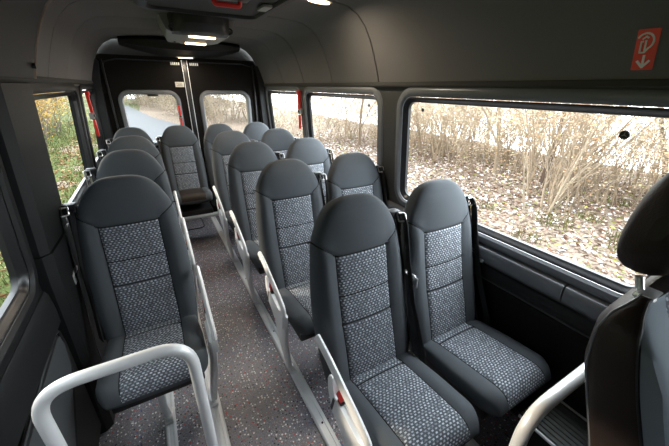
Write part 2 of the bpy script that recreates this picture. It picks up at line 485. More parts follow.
for k in range(17):
    a = PI*k/16; x = -.185*math.cos(a); y = 1.20-.21*math.sin(a)**.7
    ring = [bm.verts.new(p) for p in ((x,y,.004),(x*.98,y+.01,-.055),(x*.95,1.20-(1.20-y)*.6,-.094),(x*.93,1.225,-.1005))]
    if pr_:
        for j in range(3): bm.faces.new((pr_[j],pr_[j+1],ring[j+1],ring[j]))
    pr_ = ring
g = obj('front_grille', bm, M['grille'], t)
for x, y in ((-.155,1.135),(-.05,1.06),(.06,1.06),(.16,1.135)):
    bm = bmesh.new()
    add_tube(bm, [(x+.034*math.cos(2*PI*k/20), y+.026*math.sin(2*PI*k/20), -.072-.015*math.sin(2*PI*k/20)) for k in range(21)], .006, 6, False)
    for q in range(3): add_box(bm, x, y-.012+.012*q, -.074-.005*(q-1), .055, .003, .005)
    obj('air_nozzle', bm, M['trim'], g)
for y, w, z in ((1.275,.085,-.1005),(1.62,.075,-.107)):
    bm = bmesh.new(); add_box(bm, .02, y, z, w*2, .035, .012, .004); l_ = obj('slit_lamp', bm, M['lamp'], t)
bm = bmesh.new(); add_box(bm, -.13, 1.60, -.105, .014, .014, .006, .002); obj('switch', bm, M['rubber'], t)
bm = bmesh.new(); add_box(bm, -.125, 1.72, -.100, .09, .008, .006, .002); obj('groove', bm, M['rubber'], t)
# roof hatch with a red emergency handle
t = thing('roof_hatch', 'dark framed roof hatch with red handle in the ceiling', 'hatch', (-.03,.97,1.905))
fh = lambda u,v,h: (u, v, -h)
bm = bmesh.new(); add_ring(bm, (-.31,.31,-.40,.40), .07, [(.045,-.004),(.04,.012),(.02,.022),(-.01,.022),(-.02,.010),(-.022,-.01)], fh); obj('frame', bm, M['trim'], t)
bm = bmesh.new(); add_prism(bm, rrect(-.30,.30,-.39,.39,.06), fh, -.004, .006); obj('hatch_lid', bm, M['pocket'], t)
bm = bmesh.new(); add_box(bm, -.0, -.13, -.022, .26, .10, .03, .01); hb = obj('handle_box', bm, M['rubber'], t)
bm = bmesh.new(); add_tube(bm, round_path([(-.03,-.10,-.03),(-.03,-.10,-.055),(.09,-.10,-.055),(.09,-.10,-.03)], .015), .011, 10); obj('red_handle', bm, M['red'], hb)
bm = bmesh.new(); add_box(bm, .262, .05, -.018, .05, .12, .014, .004); obj('corner_catch', bm, M['unit_grey'], t)
# single spot lamp in the ceiling
t = thing('ceiling_lamp', 'lit oval lamp in the ceiling above the right seats', 'lamp', (.42,.74,1.902), .2)
bm = bmesh.new(); add_prism(bm, [(.082*math.cos(2*PI*k/28), .040*math.sin(2*PI*k/28)) for k in range(28)], fh, -.006, .012); obj('rim', bm, M['unit_grey'], t)
bm = bmesh.new(); add_prism(bm, [(.066*math.cos(2*PI*k/28), .027*math.sin(2*PI*k/28)) for k in range(28)], fh, .010, .017); obj('lens', bm, M['lamp'], t)

# red pictogram plate on the right headliner
def on_liner(y, z):   # point and inward normal on the right headliner
    for (x0,z0),(x1,z1) in zip(RP, RP[1:]):
        if z0 <= z <= z1:
            f_ = (z-z0)/(z1-z0); n = Vector((-(z1-z0),0,(x1-x0))).normalized(); return Vector((x0+(x1-x0)*f_, y, z)), n
sc_, sn = on_liner(-.484, 1.605)
t = thing('emergency_sign', 'red plate with white pictogram and down arrow on the dark side liner', 'sign', sc_)
up_ = Vector((sn.z,0,-sn.x)); up_ = up_ if up_.z > 0 else -up_
def fs(u,v,h): return tuple(Vector((0,-1,0))*u + up_*v + sn*(h+.006))
bm = bmesh.new(); add_prism(bm, rrect(-.024,.024,-.052,.052,.003), fs, -.002, .002); obj('plate', bm, mat('bright_red_sign', (.95,.10,.055), .45), t, False)
def stroke(bm, pts, w):
    for a, b in zip(pts, pts[1:]):
        a = Vector(a); b = Vector(b); d = (b-a); n = Vector((-d.y,d.x)).normalized()*w*.5; e = d.normalized()*w*.25
        add_prism(bm, [tuple(a-e+n), tuple(a-e-n), tuple(b+e-n), tuple(b+e+n)], fs, .002, .0032)
bm = bmesh.new()
stroke(bm, [(0,-.014),(0,-.042)], .0055); stroke(bm, [(-.013,-.028),(0,-.044),(.013,-.028)], .006); W_ = mat('white_sign_print', (.95,.93,.88), .5); obj('arrow', bm, W_, t, False)
bm = bmesh.new()
stroke(bm, [(-.012,.022),(-.012,-.006),(-.002,-.006),(-.002,.024)], .004)
stroke(bm, [(-.012,.022),(-.008,.022)], .004)
arc = [(-.004+.018*math.cos(math.radians(a)), .022+.020*math.sin(math.radians(a))) for a in range(150,-61,-15)]
stroke(bm, arc, .0045); stroke(bm, [arc[-1],(-.001,-.004)], .0045); stroke(bm, [(-.010,.028),(-.003,.034),(.002,.030)], .004)
obj('pictogram', bm, W_, t, False)

# red emergency hammers in grey holders at the window posts
def hammer(name, label, loc, rz, s):
    t = thing(name, label, 'hammer', loc, rz, None)
    bm = bmesh.new(); add_box(bm, 0, 0, .085, .034, .022, .15, .006); add_box(bm, 0, -.004, .165, .040, .030, .03, .006); obj('head', bm, M['red_safety'], t)
    bm = bmesh.new(); add_box(bm, 0, .008, 0, .052, .030, .05, .006); h = obj('holder', bm, M['unit_grey'], t)
    bm = bmesh.new(); add_box(bm, .0, -.010, 0, .030, .012, .022, .003); obj('clip', bm, M['black_plastic'], h)
    bm = bmesh.new(); add_box(bm, 0, 0, -.095, .030, .020, .13, .007); obj('grip', bm, M['red_safety'], t)
    t.scale = (s,s,s)
hammer('emergency_hammer', 'red emergency hammer by the rear right window post', (.818,1.945,1.29), PI/2*-1, 1)
hammer('emergency_hammer', 'red emergency hammer beside the narrow rear left window', (-.812,2.31,1.27), PI/2, 1)
hammer('emergency_hammer', 'small red emergency hammer on the rear door next to the road view', (-.125,3.012,1.19), 0, .62)

# ------------------------------------------------------------------ seats
def lerp(tab, z):
    if z <= tab[0][0]: return tab[0][1]
    for (a,va),(b,vb) in zip(tab, tab[1:]):
        if z <= b:
            t = (z-a)/(b-a); return va+(vb-va)*t
    return tab[-1][1]
YF = [(.36,-.202),(.449,-.180),(.55,-.150),(.66,-.113),(.80,-.078),(.923,-.052),(1.02,-.030),(1.126,-.010)]
TH = [(.36,.10),(.5,.115),(.8,.110),(.95,.100),(1.126,.09)]
def smooth_tab(tab, z):
    return sum(lerp(tab, z+d) for d in (-.04,-.02,0,.02,.04))/5
ZTOP, PW = 1.126, .117
def b_hw(z):
    if z < .90: return smooth_tab([(.36,.190),(.45,.203),(.6,.214),(.75,.212),(.86,.202),(.92,.196),(1,.196)], z)
    return HW_C(z)
HEAD = [(.90,.1965),(.93,.1955),(.96,.191),(1.0,.179),(1.03,.164),(1.06,.147),(1.085,.127),(1.10,.109),(1.11,.093),(1.118,.074),(1.122,.057),(1.1245,.040),(1.126,.014)]
def HW_C(z): return lerp(HEAD, z)
def b_groove(d, w=.006, dep=.006): return dep*math.exp(-(d/w)**2)
def head_seam(x): return .923 + .055*min(1,max(0,abs(x)-PW)/.075)**.8
SE = [.765,.655]
def b_point(x, z, phi, hw, yshift=0):
    n = 3.6
    T = smooth_tab(TH, z); yf = smooth_tab(YF, z)
    if z > 1.03: T2 = T*max(0.02,1-((z-1.03)/(ZTOP-1.03))**3)**.5
    else: T2 = T
    yc = yf+T*.5
    s = math.sin(phi); y = yc - T2*.5*math.copysign(abs(s)**(2/n), s)
    if s > 0:      # front side
        ax = abs(x); k = min(1, s*1.4)
        if z < .99:
            fade = 1-max(0,(z-.90)/.09)
            q = max(0,min(1,(ax-PW)/.05)); bol = q*q*(3-2*q)
            y -= .014*bol*fade*k
        if z < .93:
            y += b_groove(ax-PW)*k
        y += b_groove(z-head_seam(x))*k
        if ax < PW+.003:
            for zs in SE: y += b_groove(z-zs, .006, .005)
            # soft swelling of the padded fields
            y -= .005*math.cos(PI*ax/PW*.5)
        if z > .93: y -= .010*math.sin(min(1,(z-.93)/.16)*PI)*max(0,1-(ax/.2)**2)
    return y
def make_back_mesh():
    zs = [.36+.0075*k for k in range(75)] + [.919,.923,.927]
    zs += [.932+.006*k for k in range(27)] + [1.096,1.102,1.108,1.113,1.117,1.120,1.1225,1.1245,1.1256]
    zs = sorted(set(round(z,5) for z in zs))
    NP, NB, NK = 22, 16, 16
    shell = bmesh.new(); panel = bmesh.new(); uvl = panel.loops.layers.uv.new('UVMap')
    rows = []
    for z in zs:
        hw = max(b_hw(z), .004); pw = min(PW, hw*.6); n = 3.6; row = []
        phip = math.acos(min(1,(pw/hw)**(n/2)))
        for k in range(NP+1):
            x = -pw+2*pw*k/NP; ph = math.acos(min(1,(abs(x)/hw)**(n/2))); row.append((x, b_point(x,z,ph,hw), z))
        for k in range(1,NB+1):
            ph = phip*(1-k/NB); x = hw*max(0,math.cos(ph))**(2/n); row.append((x, b_point(x,z,ph,hw), z))
        for k in range(1,NK):
            a = -PI*k/NK; c = math.cos(a); x = hw*math.copysign(abs(c)**(2/n), c); row.append((x, b_point(x,z,a,hw), z))
        for k in range(NB):
            ph = phip*k/NB; x = -hw*max(0,math.cos(ph))**(2/n); row.append((x, b_point(x,z,ph,hw), z))
        rows.append(row)
    zp = .923
    sv = [[shell.verts.new(p) for p in r] for r in rows]
    N = len(rows[0])
    for i in range(len(rows)-1):
        for k in range(N):
            if k < NP and zs[i+1] <= zp+1e-6: continue
            shell.faces.new((sv[i][k], sv[i][(k+1)%N], sv[i+1][(k+1)%N], sv[i+1][k]))
    shell.faces.new(sv[0][::-1]); shell.faces.new(sv[-1])
    loose = [v for v in shell.verts if not v.link_faces]
    for v in loose: shell.verts.remove(v)
    pi = [i for i,z in enumerate(zs) if z <= zp+1e-6]
    pv = [[panel.verts.new(rows[i][k]) for k in range(NP+1)] for i in pi]
    for i in range(len(pi)-1):
        for k in range(NP):
            f = panel.faces.new((pv[i][k], pv[i][k+1], pv[i+1][k+1], pv[i+1][k]))
            for l in f.loops: l[uvl].uv = (l.vert.co.x, l.vert.co.z*1.03)
    return shell, panel
def b_surf(x, z, lift=0):
    hw = b_hw(z); ph = math.acos(min(1,(abs(x)/hw)**(1.8))); return (x, b_point(x,z,ph,hw)-lift, z)
def back_seams():
    bm = bmesh.new()
    add_tube(bm, [b_surf(-PW+2*PW*k/20, .923, .0) for k in range(21)], .0036, 5)
    for s in (1,-1):
        add_tube(bm, [b_surf(s*(PW+.088*k/12), head_seam(PW+.088*k/12), .0) for k in range(13)], .0032, 5)
        add_tube(bm, [b_surf(s*PW, .40+.523*k/30, .0) for k in range(31)], .0028, 5)
    for z in SE: add_tube(bm, [b_surf(-PW+2*PW*k/20, z, .0005) for k in range(21)], .0030, 5)
    return bm
CF, CB, CZB = -.562, -.110, .372
def c_sec(y):
    zt = .436+.052*min(1,max(0,(-.16-y)/.38))**.8
    zb = CZB+.0; hw = .186+.012*min(1,max(0,(-.15-y)/.2)); zm = .415
    t = max(0,(CF+.09-y)/.09)
    if t > 0:
        q = max(0,1-t**2.6)**.5; zt = zm+(zt-zm)*q; zb = zm-(zm-zb)*q; hw *= (1-.17*t**2.4)
    return hw, zb, zt
def c_point(x, y, phi):
    n = 3.5; hw, zb, zt = c_sec(y); s = math.sin(phi); zc = (zt+zb)/2; h = (zt-zb)/2
    z = zc + h*math.copysign(abs(s)**(2/n), s)
    if s > 0:
        ax = abs(x); q = max(0,min(1,(ax-PW)/.04)); fr_ = 1 if y > CF+.06 else max(0,(y-CF)/.06)
        z += (.009*q*q*(3-2*q) - b_groove(ax-PW,.006,.006))*fr_
        if ax < PW: z += (.004*math.cos(PI*ax/PW*.5) - b_groove(y+.222,.007,.008))*fr_
        if y > -.20: z -= .004
    return z
def make_cushion_mesh():
    ys = [CB-.008*k for k in range(50)]; ys = [y for y in ys if y > CF+.096]
    ys += [CF+.092-.006*k for k in range(11)] + [CF+v for v in (.027,.022,.017,.013,.009,.006,.0035,.0015,.0003)]
    NP, NB, NK = 22, 14, 14; n = 4.2
    shell = bmesh.new(); panel = bmesh.new(); uvl = panel.loops.layers.uv.new('UVMap'); rows = []
    n = 3.5
    for y in ys:
        hw,_,_ = c_sec(y); row = []; phip = math.acos((PW/hw)**(n/2))
        for k in range(NP+1):
            x = -PW+2*PW*k/NP; ph = math.acos((abs(x)/hw)**(n/2)); row.append((x,y,c_point(x,y,ph)))
        for k in range(1,NB+1):
            ph = phip*(1-k/NB); x = hw*max(0,math.cos(ph))**(2/n); row.append((x,y,c_point(x,y,ph)))
        for k in range(1,NK):
            a = -PI*k/NK; c = math.cos(a); x = hw*math.copysign(abs(c)**(2/n),c); row.append((x,y,c_point(x,y,a)))
        for k in range(NB):
            ph = phip*k/NB; x = -hw*max(0,math.cos(ph))**(2/n); row.append((x,y,c_point(x,y,ph)))
        rows.append(row)
    sv = [[shell.verts.new(p) for p in r] for r in rows]; N = len(rows[0])
    for i in range(len(rows)-1):
        for k in range(NP,N): shell.faces.new((sv[i][k], sv[i+1][k], sv[i+1][(k+1)%N], sv[i][(k+1)%N]))
    shell.faces.new(sv[0]); shell.faces.new(sv[-1][::-1])
    for v in [v for v in shell.verts if not v.link_faces]: shell.verts.remove(v)
    pv = [[panel.verts.new(rows[i][k]) for k in range(NP+1)] for i in range(len(rows))]
    arc = [0]
    for i in range(1,len(rows)): arc.append(arc[-1]+(Vector(rows[i][11])-Vector(rows[i-1][11])).length)
    for i in range(len(rows)-1):
        for k in range(NP):
            f = panel.faces.new((pv[i][k], pv[i+1][k], pv[i+1][k+1], pv[i][k+1]))
            for l, ii in zip(f.loops, (i,i+1,i+1,i)): l[uvl].uv = (l.vert.co.x, -arc[ii])
    return shell, panel
def c_surf(x, y, lift=0):
    hw,_,_ = c_sec(y); ph = math.acos(min(1,(abs(x)/hw)**1.75)); return (x, y, c_point(x,y,ph)+lift)
def cushion_seams():
    bm = bmesh.new()
    for s in (1,-1): add_tube(bm, [c_surf(s*PW, -.18-.37*k/30, .0) for k in range(31)], .0026, 5)
    add_tube(bm, [c_surf(-PW+2*PW*k/20, -.222, .0) for k in range(21)], .0034, 5)
    return bm

def build_seat(label, group, arm=0, belt=0, legs=True, bx=.225):
    """arm / belt: -1 left side, +1 right side, 0 none."""
    t = thing('passenger_seat', label, 'seat', (0,0,0), 0, group)
    if 'b' not in PROTO:
        sh, pa = make_back_mesh(); a = obj('backrest', sh, M['fabric'], t); b = obj('backrest_panel', pa, M['pattern'], a)
        b['label'] = 'grey dash-patterned fabric insert'
        c = obj('stitching', back_seams(), M['seam'], a); PROTO['b'] = (a,b,c)
        sh, pa = make_cushion_mesh(); a = obj('cushion', sh, M['fabric'], t); b = obj('cushion_panel', pa, M['pattern'], a)
        b['label'] = 'grey dash-patterned fabric insert'
        c = obj('stitching', cushion_seams(), M['seam'], a); PROTO['c'] = (a,b,c)
    else:
        for key in 'bc':
            a,b,c = PROTO[key]; a2 = a.copy(); C.objects.link(a2); a2.parent = t
            for x in (b,c):
                x2 = x.copy(); C.objects.link(x2); x2.parent = a2
    # black under-seat frame
    bm = bmesh.new(); add_box(bm, 0, -.32, .350, .34, .38, .05, .01)
    add_box(bm, 0, -.13, .37, .34, .05, .10, .01); obj('seat_frame', bm, M['black_plastic'], t)
    if belt:
        s = belt
        bm = bmesh.new()   # upper guide fixed to the side of the backrest
        add_box(bm, s*(bx-.022), .025, 1.005, .05, .045, .05, .008); g = obj('belt_guide', bm, M['black_plastic'], t)
        bm = bmesh.new(); add_tube(bm, round_path([(s*(bx-.02),.0,1.022),(s*(bx+.012),-.012,1.022),(s*(bx+.012),-.022,.990),(s*(bx-.02),-.012,.990),(s*(bx-.02),.0,1.022)],.008,4), .0035, 6); obj('guide_loop', bm, M['chrome'], g)
        bm = bmesh.new(); pr_ = None   # slim black cover that carries the belt along the side of the backrest
        for z, w_ in ((.42,.020),(.47,.028),(.75,.030),(.96,.026),(1.0,.020)):
            yq = smooth_tab(YF,z)+.052; xx = s*(b_hw(min(z,.9))+.003)
            ring = [bm.verts.new((xx+s*a*.010, yq+b_*w_, z)) for a,b_ in ((-1,-1),(.6,-1),(1,-.6),(1,.6),(.6,1),(-1,1))]
            if pr_:
                for j in range(6): bm.faces.new((pr_[j],pr_[(j+1)%6],ring[(j+1)%6],ring[j]))
            else: bm.faces.new(ring[::-1])
            pr_ = ring
        bm.faces.new(pr_); obj('belt_cover', bm, M['black_plastic'], t)
        bm = bmesh.new()   # webbing: two runs from the guide to the hip
        add_ribbon(bm, [(s*(bx+.002),-.004,1.025),(s*(bx+.004),-.028,.985),(s*(bx+.002),-.07,.83),(s*(bx-.002),-.13,.66),(s*(bx-.006),-.225,.47),(s*(bx-.010),-.24,.40)], (s*.005,.021,0), .0025)
        add_ribbon(bm, [(s*(bx-.012),.012,1.03),(s*(bx-.014),.005,.95),(s*(bx-.012),-.03,.80),(s*(bx-.014),-.10,.62),(s*(bx-.018),-.18,.44)], (s*.010,.019,0), .0025)
        b = obj('belt_strap', bm, M['strap'], t)
        bm = bmesh.new(); add_tube(bm, round_path([(s*(bx+.004),-.060,.775),(s*(bx+.010),-.115,.770),(s*(bx+.010),-.118,.757),(s*(bx+.004),-.066,.762),(s*(bx+.004),-.060,.775)],.005,4), .0035, 6)
        add_box(bm, s*(bx+.009), -.120, .745, .004, .026, .045, .001); tg = obj('belt_tongue', bm, M['chrome'], b)
    if arm:
        s = arm; X = s*.236
        bm = bmesh.new()   # slanting armrest bar
        pts = round_path([(X,-.125,.662),(X,-.20,.642),(X,-.42,.553),(X,-.462,.528),(X,-.470,.49)], .04, 6)
        add_tube(bm, pts, .0115, 12, ry=.017); ar = obj('armrest', bm, M['white_plastic'], t)
        bm = bmesh.new(); add_tube(bm, [(X-s*.014,-.15,.645),(X+s*.010,-.15,.645)], .009, 12); obj('pivot', bm, M['chrome'], ar)
        bm = bmesh.new()   # side bracket holding the buckle
        fx = lambda u,v,h: (X+s*h, u, v)
        add_prism(bm, [(-.222,.565),(-.232,.585),(-.252,.590),(-.262,.560),(-.270,.520),(-.420,.490),(-.462,.515),(-.474,.48),(-.46,.40),(-.34,.385),(-.255,.435),(-.222,.515)], fx, -.012, .010)
        bmesh.ops.bevel(bm, geom=list(bm.edges), offset=.003, segments=2, affect='EDGES')
        br = obj('armrest_bracket', bm, M['white_plastic'], t)
        bm = bmesh.new(); add_box(bm, X-s*.002, -.305, .560, .022, .034, .055, .005, Matrix.Rotation(.45,3,'X')); bk = obj('belt_buckle', bm, M['red'], br); bk['label'] = 'red belt buckle'
        bm = bmesh.new(); add_box(bm, X-s*.004, -.298, .520, .018, .026, .05, .005, Matrix.Rotation(.45,3,'X')); obj('buckle_stalk', bm, M['black_plastic'], bk)
        bm = bmesh.new(); add_box(bm, X+s*.0105, -.262, .475, .002, .012, .07, .0, Matrix.Rotation(.25,3,'X')); obj('slot', bm, M['black_plastic'], br)
        bm = bmesh.new()   # tapered leg down to the floor rail
        pr_ = None
        for z, x, ya, yb in ((.47,.226,-.47,-.30),(.38,.226,-.455,-.315),(.26,.220,-.425,-.325),(.12,.200,-.395,-.330),(.045,.190,-.390,-.335),(.03,.188,-.400,-.325)):
            ring = [bm.verts.new((s*(x+a*.013), (ya+yb)/2+(yb-ya)/2*b, z)) for a,b in ((1,-.85),(1,.85),(.5,1),(-.5,1),(-1,.85),(-1,-.85),(-.5,-1),(.5,-1))]
            if pr_:
                for j in range(8): bm.faces.new((pr_[j],pr_[(j+1)%8],ring[(j+1)%8],ring[j]))
            else: bm.faces.new(ring)
            pr_ = ring
        bm.faces.new(pr_[::-1]); lg = obj('leg', bm, M['white_plastic'], t)
        bm = bmesh.new(); add_box(bm, s*.186, -.362, .0305, .036, .10, .016, .004); add_tube(bm, [(s*.186,-.395,.038),(s*.186,-.395,.048)], .009, 8); obj('rail_clamp', bm, M['chrome'], lg)
    if legs:
        s = -arm if arm else -1
        bm = bmesh.new()
        p = round_path([(s*.03 if arm else -.06,-.20,.31),(s*.03 if arm else -.06,-.32,.27),(s*.03 if arm else -.06,-.355,.10),(s*.02 if arm else -.06,-.36,.028)], .06)
        add_tube(bm, p, .017, 12); lg = obj('leg', bm, M['alu'], t)
        bm = bmesh.new(); add_box(bm, s*.02 if arm else -.06, -.362, .0305, .036, .09, .016, .004); obj('rail_clamp', bm, M['chrome'], lg)
    return t
PROTO = {}
AX, BX, CX = -.590, .200, .645
ROWS = [0,.707,1.402,2.085]; YR = 2.73
GA, GB, GC, GR = 'single seats along the left windows', 'aisle seats of the right pairs', 'window seats of the right pairs', 'seats across the back'
A = build_seat('single left seat nearest the camera, behind the left grab rail', GA, 1, -1); A.location = (AX, ROWS[1]+.005, 0)
for y, lab in ((ROWS[2]+.02,'second single seat in the left row, mostly hidden behind the front one'),(ROWS[3]+.005,'third single seat in the left row, only its dark head showing')):
    c = copy_tree(A); c.location = (AX, y, 0); c['label'] = lab
B = build_seat('large front aisle seat of the right pairs, beside the floor rail', GB, -1, 1, bx=.222); B.location = (BX, ROWS[0], 0)
for y, lab in ((ROWS[1],'aisle seat directly behind the large front aisle seat on the right'),(ROWS[2],'third aisle seat from the front in the right pairs'),(ROWS[3],'fourth aisle seat from the front, just ahead of the back row')):
    c = copy_tree(B); c.location = (BX, y, 0); c['label'] = lab
Cs = build_seat('front window seat beside the big right window, nearest the camera', GC, 0, 1, bx=.205); Cs.location = (CX, ROWS[0], 0)
for y, lab in ((ROWS[1],'second window seat on the right, beside the post between windows'),(ROWS[2],'third window seat from the front along the right wall'),(ROWS[3],'fourth window seat on the right, just ahead of the back row')):
    c = copy_tree(Cs); c.location = (CX, y, 0); c['label'] = lab
D = build_seat('back row seat facing straight down the aisle', GR, 0, -1, False, bx=.212); D.location = (-.196, YR, 0); D.scale = (.93,1,1)
for ch in D.children:
    if ch.name.startswith('cushion'):
        ch.location = (0,.05,.055)
        for g_ in ch.children:
            if g_.name.startswith('cushion_panel'):
                g_.data = g_.data.copy(); g_.data.materials.clear(); g_.data.materials.append(M['leather']); g_['label'] = 'plain black seat top'
c = copy_tree(D); c.location = (-.608, YR, 0); c['label'] = 'back row seat in the left corner, only its head showing behind the single seats'
c = copy_tree(Cs); c.location = (.214, YR, 0); c.scale = (.93,1,1); c['label'] = 'back row seat just right of the one facing the aisle'; c['group'] = GR
c = copy_tree(Cs); c.location = (.624, YR, 0); c.scale = (.93,1,1); c['label'] = 'back row seat in the right rear corner by the window'; c['group'] = GR

# floor rails
def rail(label, x, y0, y1, w=.055):
    t = thing('seat_rail', label, 'rail', (x,(y0+y1)/2,0), 0, 'floor rails under the seats')
    L = y1-y0
    bm = bmesh.new()
    add_prism(bm, [(-w/2,0),(-w/2,.014),(-w/2+.006,.020),(-.010,.020),(-.008,.013),(.008,.013),(.010,.020),(w/2-.006,.020),(w/2,.014),(w/2,0)], lambda u,v,h: (u,h,v), -L/2, L/2)
    obj('profile', bm, M['alu'], t, False)
    bm = bmesh.new(); n = int(L/.35)
    for k in range(n): add_tube(bm, [(0,-L/2+.17+.35*k,.010),(0,-L/2+.17+.35*k,.016)], .005, 8)
    obj('screws', bm, M['black_plastic'], t)
rail('pale floor rail edging the right side of the aisle', .030, -.55, 2.92)
rail('pale floor rail edging the left side of the aisle', -.405, -.12, 2.92)
rail('pale floor rail under the left single seats, by the wall side', -.607, -.12, 2.92, .045)
rail('floor rail beneath the right window seats', .585, -.50, 2.92, .045)
bm = bmesh.new()
add_tube(bm, [(x,y,.004) for x,y in rrect(-.36,-.10,2.66,2.98,.06)+[rrect(-.36,-.10,2.66,2.98,.06)[0]]], .006, 6); struct('trim_22', bm, M['rubber'])

# grab rails
def grab(label, pts, r):
    t = thing('grab_rail', label, 'rail', (pts[0][0],pts[0][1],0))
    base = Vector((pts[0][0],pts[0][1],0))
    bm = bmesh.new(); add_tube(bm, round_path([Vector(p)-base for p in pts], .085, 10), r, 20); obj('tube', bm, M['steel'], t)
    for p in ((pts[0], pts[-1]) if pts[-1][2] < .1 else (pts[0],)):
        q = Vector(p)-base
        bm = bmesh.new(); add_tube(bm, [q+Vector((0,0,-.002)), q+Vector((0,0,.008))], .045, 20); add_tube(bm, [q+Vector((0,0,.008)), q+Vector((0,0,.03))], r+.008, 20); obj('foot_flange', bm, M['alu'], t)
grab('bent steel grab rail in front of the left single seat', [(-.749,-.205,.003),(-.749,-.205,.900),(-.439,-.205,.900),(-.439,-.205,.003)], .0150)
grab('bent steel grab rail behind the partly seen front seat', [(.180,-.730,.003),(.180,-.730,.845),(.868,-.730,.845)], .0150)

# ribbed step box by the right wall
t = thing('step_box', 'ribbed grey step box by the right wall under the steel grab rail', 'step', (.77,-.75,0))
bm = bmesh.new(); add_box(bm, 0, 0, .142, .21, .40, .284, .006); obj('box', bm, M['panel'], t)
bm = bmesh.new()
for k in range(9): add_box(bm, -.088+.022*k, 0, .288, .016, .40, .008, .002)
obj('ribbed_tread', bm, M['rib'], t)
for x in (-.108,.108):
    bm = bmesh.new(); add_box(bm, x, 0, .285, .008, .40, .012, .002); obj('metal_edge', bm, M['alu'], t)

# partly seen front seat at the right
t = thing('front_seat', 'dark leather front seat cut by the right edge of the photo', 'seat', (.555,-.785,0))
def fseat_sec(z):
    yr = lerp([(.55,-.06),(.80,.005),(.97,.058),(1.06,.060),(1.10,.045),(1.13,.018)], z)
    yfr = lerp([(.55,-.25),(.80,-.165),(.97,-.098),(1.06,-.060),(1.10,-.038),(1.13,-.012)], z)
    hw = lerp([(.55,.255),(.75,.275),(.96,.282),(1.03,.281),(1.08,.273),(1.115,.250),(1.135,.21)], z)
    return yr, yfr, hw
zs = [.50+.02*k for k in range(28)]+[1.05,1.06,1.07,1.08,1.09,1.10,1.11,1.118,1.125,1.13,1.135]
shell = bmesh.new(); fab = bmesh.new(); pan = bmesh.new(); uvl = pan.loops.layers.uv.new('UVMap'); rows = []
for z in zs:
    yr, yfr, hw = fseat_sec(z); yc = (yr+yfr)/2; h = (yr-yfr)/2; row = []
    for k in range(48):
        a = 2*PI*k/48; c, s = math.cos(a), math.sin(a); n = 4
        x = hw*math.copysign(abs(c)**(2/n),c); y = yc-h*math.copysign(abs(s)**(2/n),s)
        if s > .3: q = max(0,min(1,(abs(x)-.12)/.06)); y -= .025*q*(1 if z < 1.0 else max(0,(1.10-z)/.1))
        row.append((x,y,z))
    rows.append(row)
for bmx, ok in ((shell, lambda k: k >= 22 or k < 2),(fab, lambda k: (2 <= k < 8) or (16 <= k < 22)),(pan, lambda k: 8 <= k < 16)):
    vs = [[bmx.verts.new(p) for p in r] for r in rows]
    for i in range(len(rows)-1):
        for k in range(48):
            if ok(k):
                f = bmx.faces.new((vs[i][k],vs[i][(k+1)%48],vs[i+1][(k+1)%48],vs[i+1][k]))
                if bmx is pan:
                    for l in f.loops: l[uvl].uv = (l.vert.co.x, l.vert.co.z)
    if bmx is shell: bmx.faces.new(vs[-1]); bmx.faces.new(vs[0][::-1])
    for v in [v for v in bmx.verts if not v.link_faces]: bmx.verts.remove(v)
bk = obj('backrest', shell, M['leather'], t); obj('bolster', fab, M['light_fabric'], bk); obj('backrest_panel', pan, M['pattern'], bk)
bm = bmesh.new()
def fs_edge(k): return [Vector(rows[i][k]) for i in range(len(rows))]
add_tube(bm, fs_edge(22), .003, 6); obj('piping', bm, M['trim'], bk)
bm = bmesh.new(); add_tube(bm, fs_edge(27), .0026, 6); obj('piping', bm, M['ledge'], bk)
bm = bmesh.new(); add_tube(bm, fs_edge(2), .003, 6); obj('piping', bm, M['trim'], bk)
bm = bmesh.new(); pr_ = None
for k in range(25):
    u = -1+2*k/24; x = .155*math.copysign(abs(u)**.9,u); q = max(.02,1-abs(u)**5)**.4
    sec = []
    for j in range(24):
        a = 2*PI*j/24; c, s = math.cos(a), math.sin(a)
        y = -.005+(.065*math.copysign(abs(c)**.75,c))*q; z = 1.256+.128*q*math.copysign(abs(s)**.75,s); y += .042+(1.256-z)*.13
        sec.append(bm.verts.new((x,y,z)))
    if pr_:
        for j in range(24): bm.faces.new((pr_[j],pr_[(j+1)%24],sec[(j+1)%24],sec[j]))
    else: bm.faces.new(sec)
    pr_ = sec
bm.faces.new(pr_[::-1]); hr = obj('headrest', bm, M['leather'], t)
for x in (-.18,.18):
    bm = bmesh.new(); add_tube(bm, [(x,.0,1.07),(x,.03,1.16)], .0075, 12); po = obj('headrest_post', bm, M['chrome'], t)
    bm = bmesh.new(); add_box(bm, x, .008, 1.130, .05, .034, .014, .006); obj('collar', bm, M['chrome'], po)
bm = bmesh.new(); add_box(bm, 0, -.42, .47, .50, .48, .14, .04, seg=4); obj('cushion', bm, M['leather'], t)
bm = bmesh.new(); add_box(bm, -.06, -.40, .20, .26, .40, .40, .01); obj('pedestal', bm, M['black_plastic'], t)

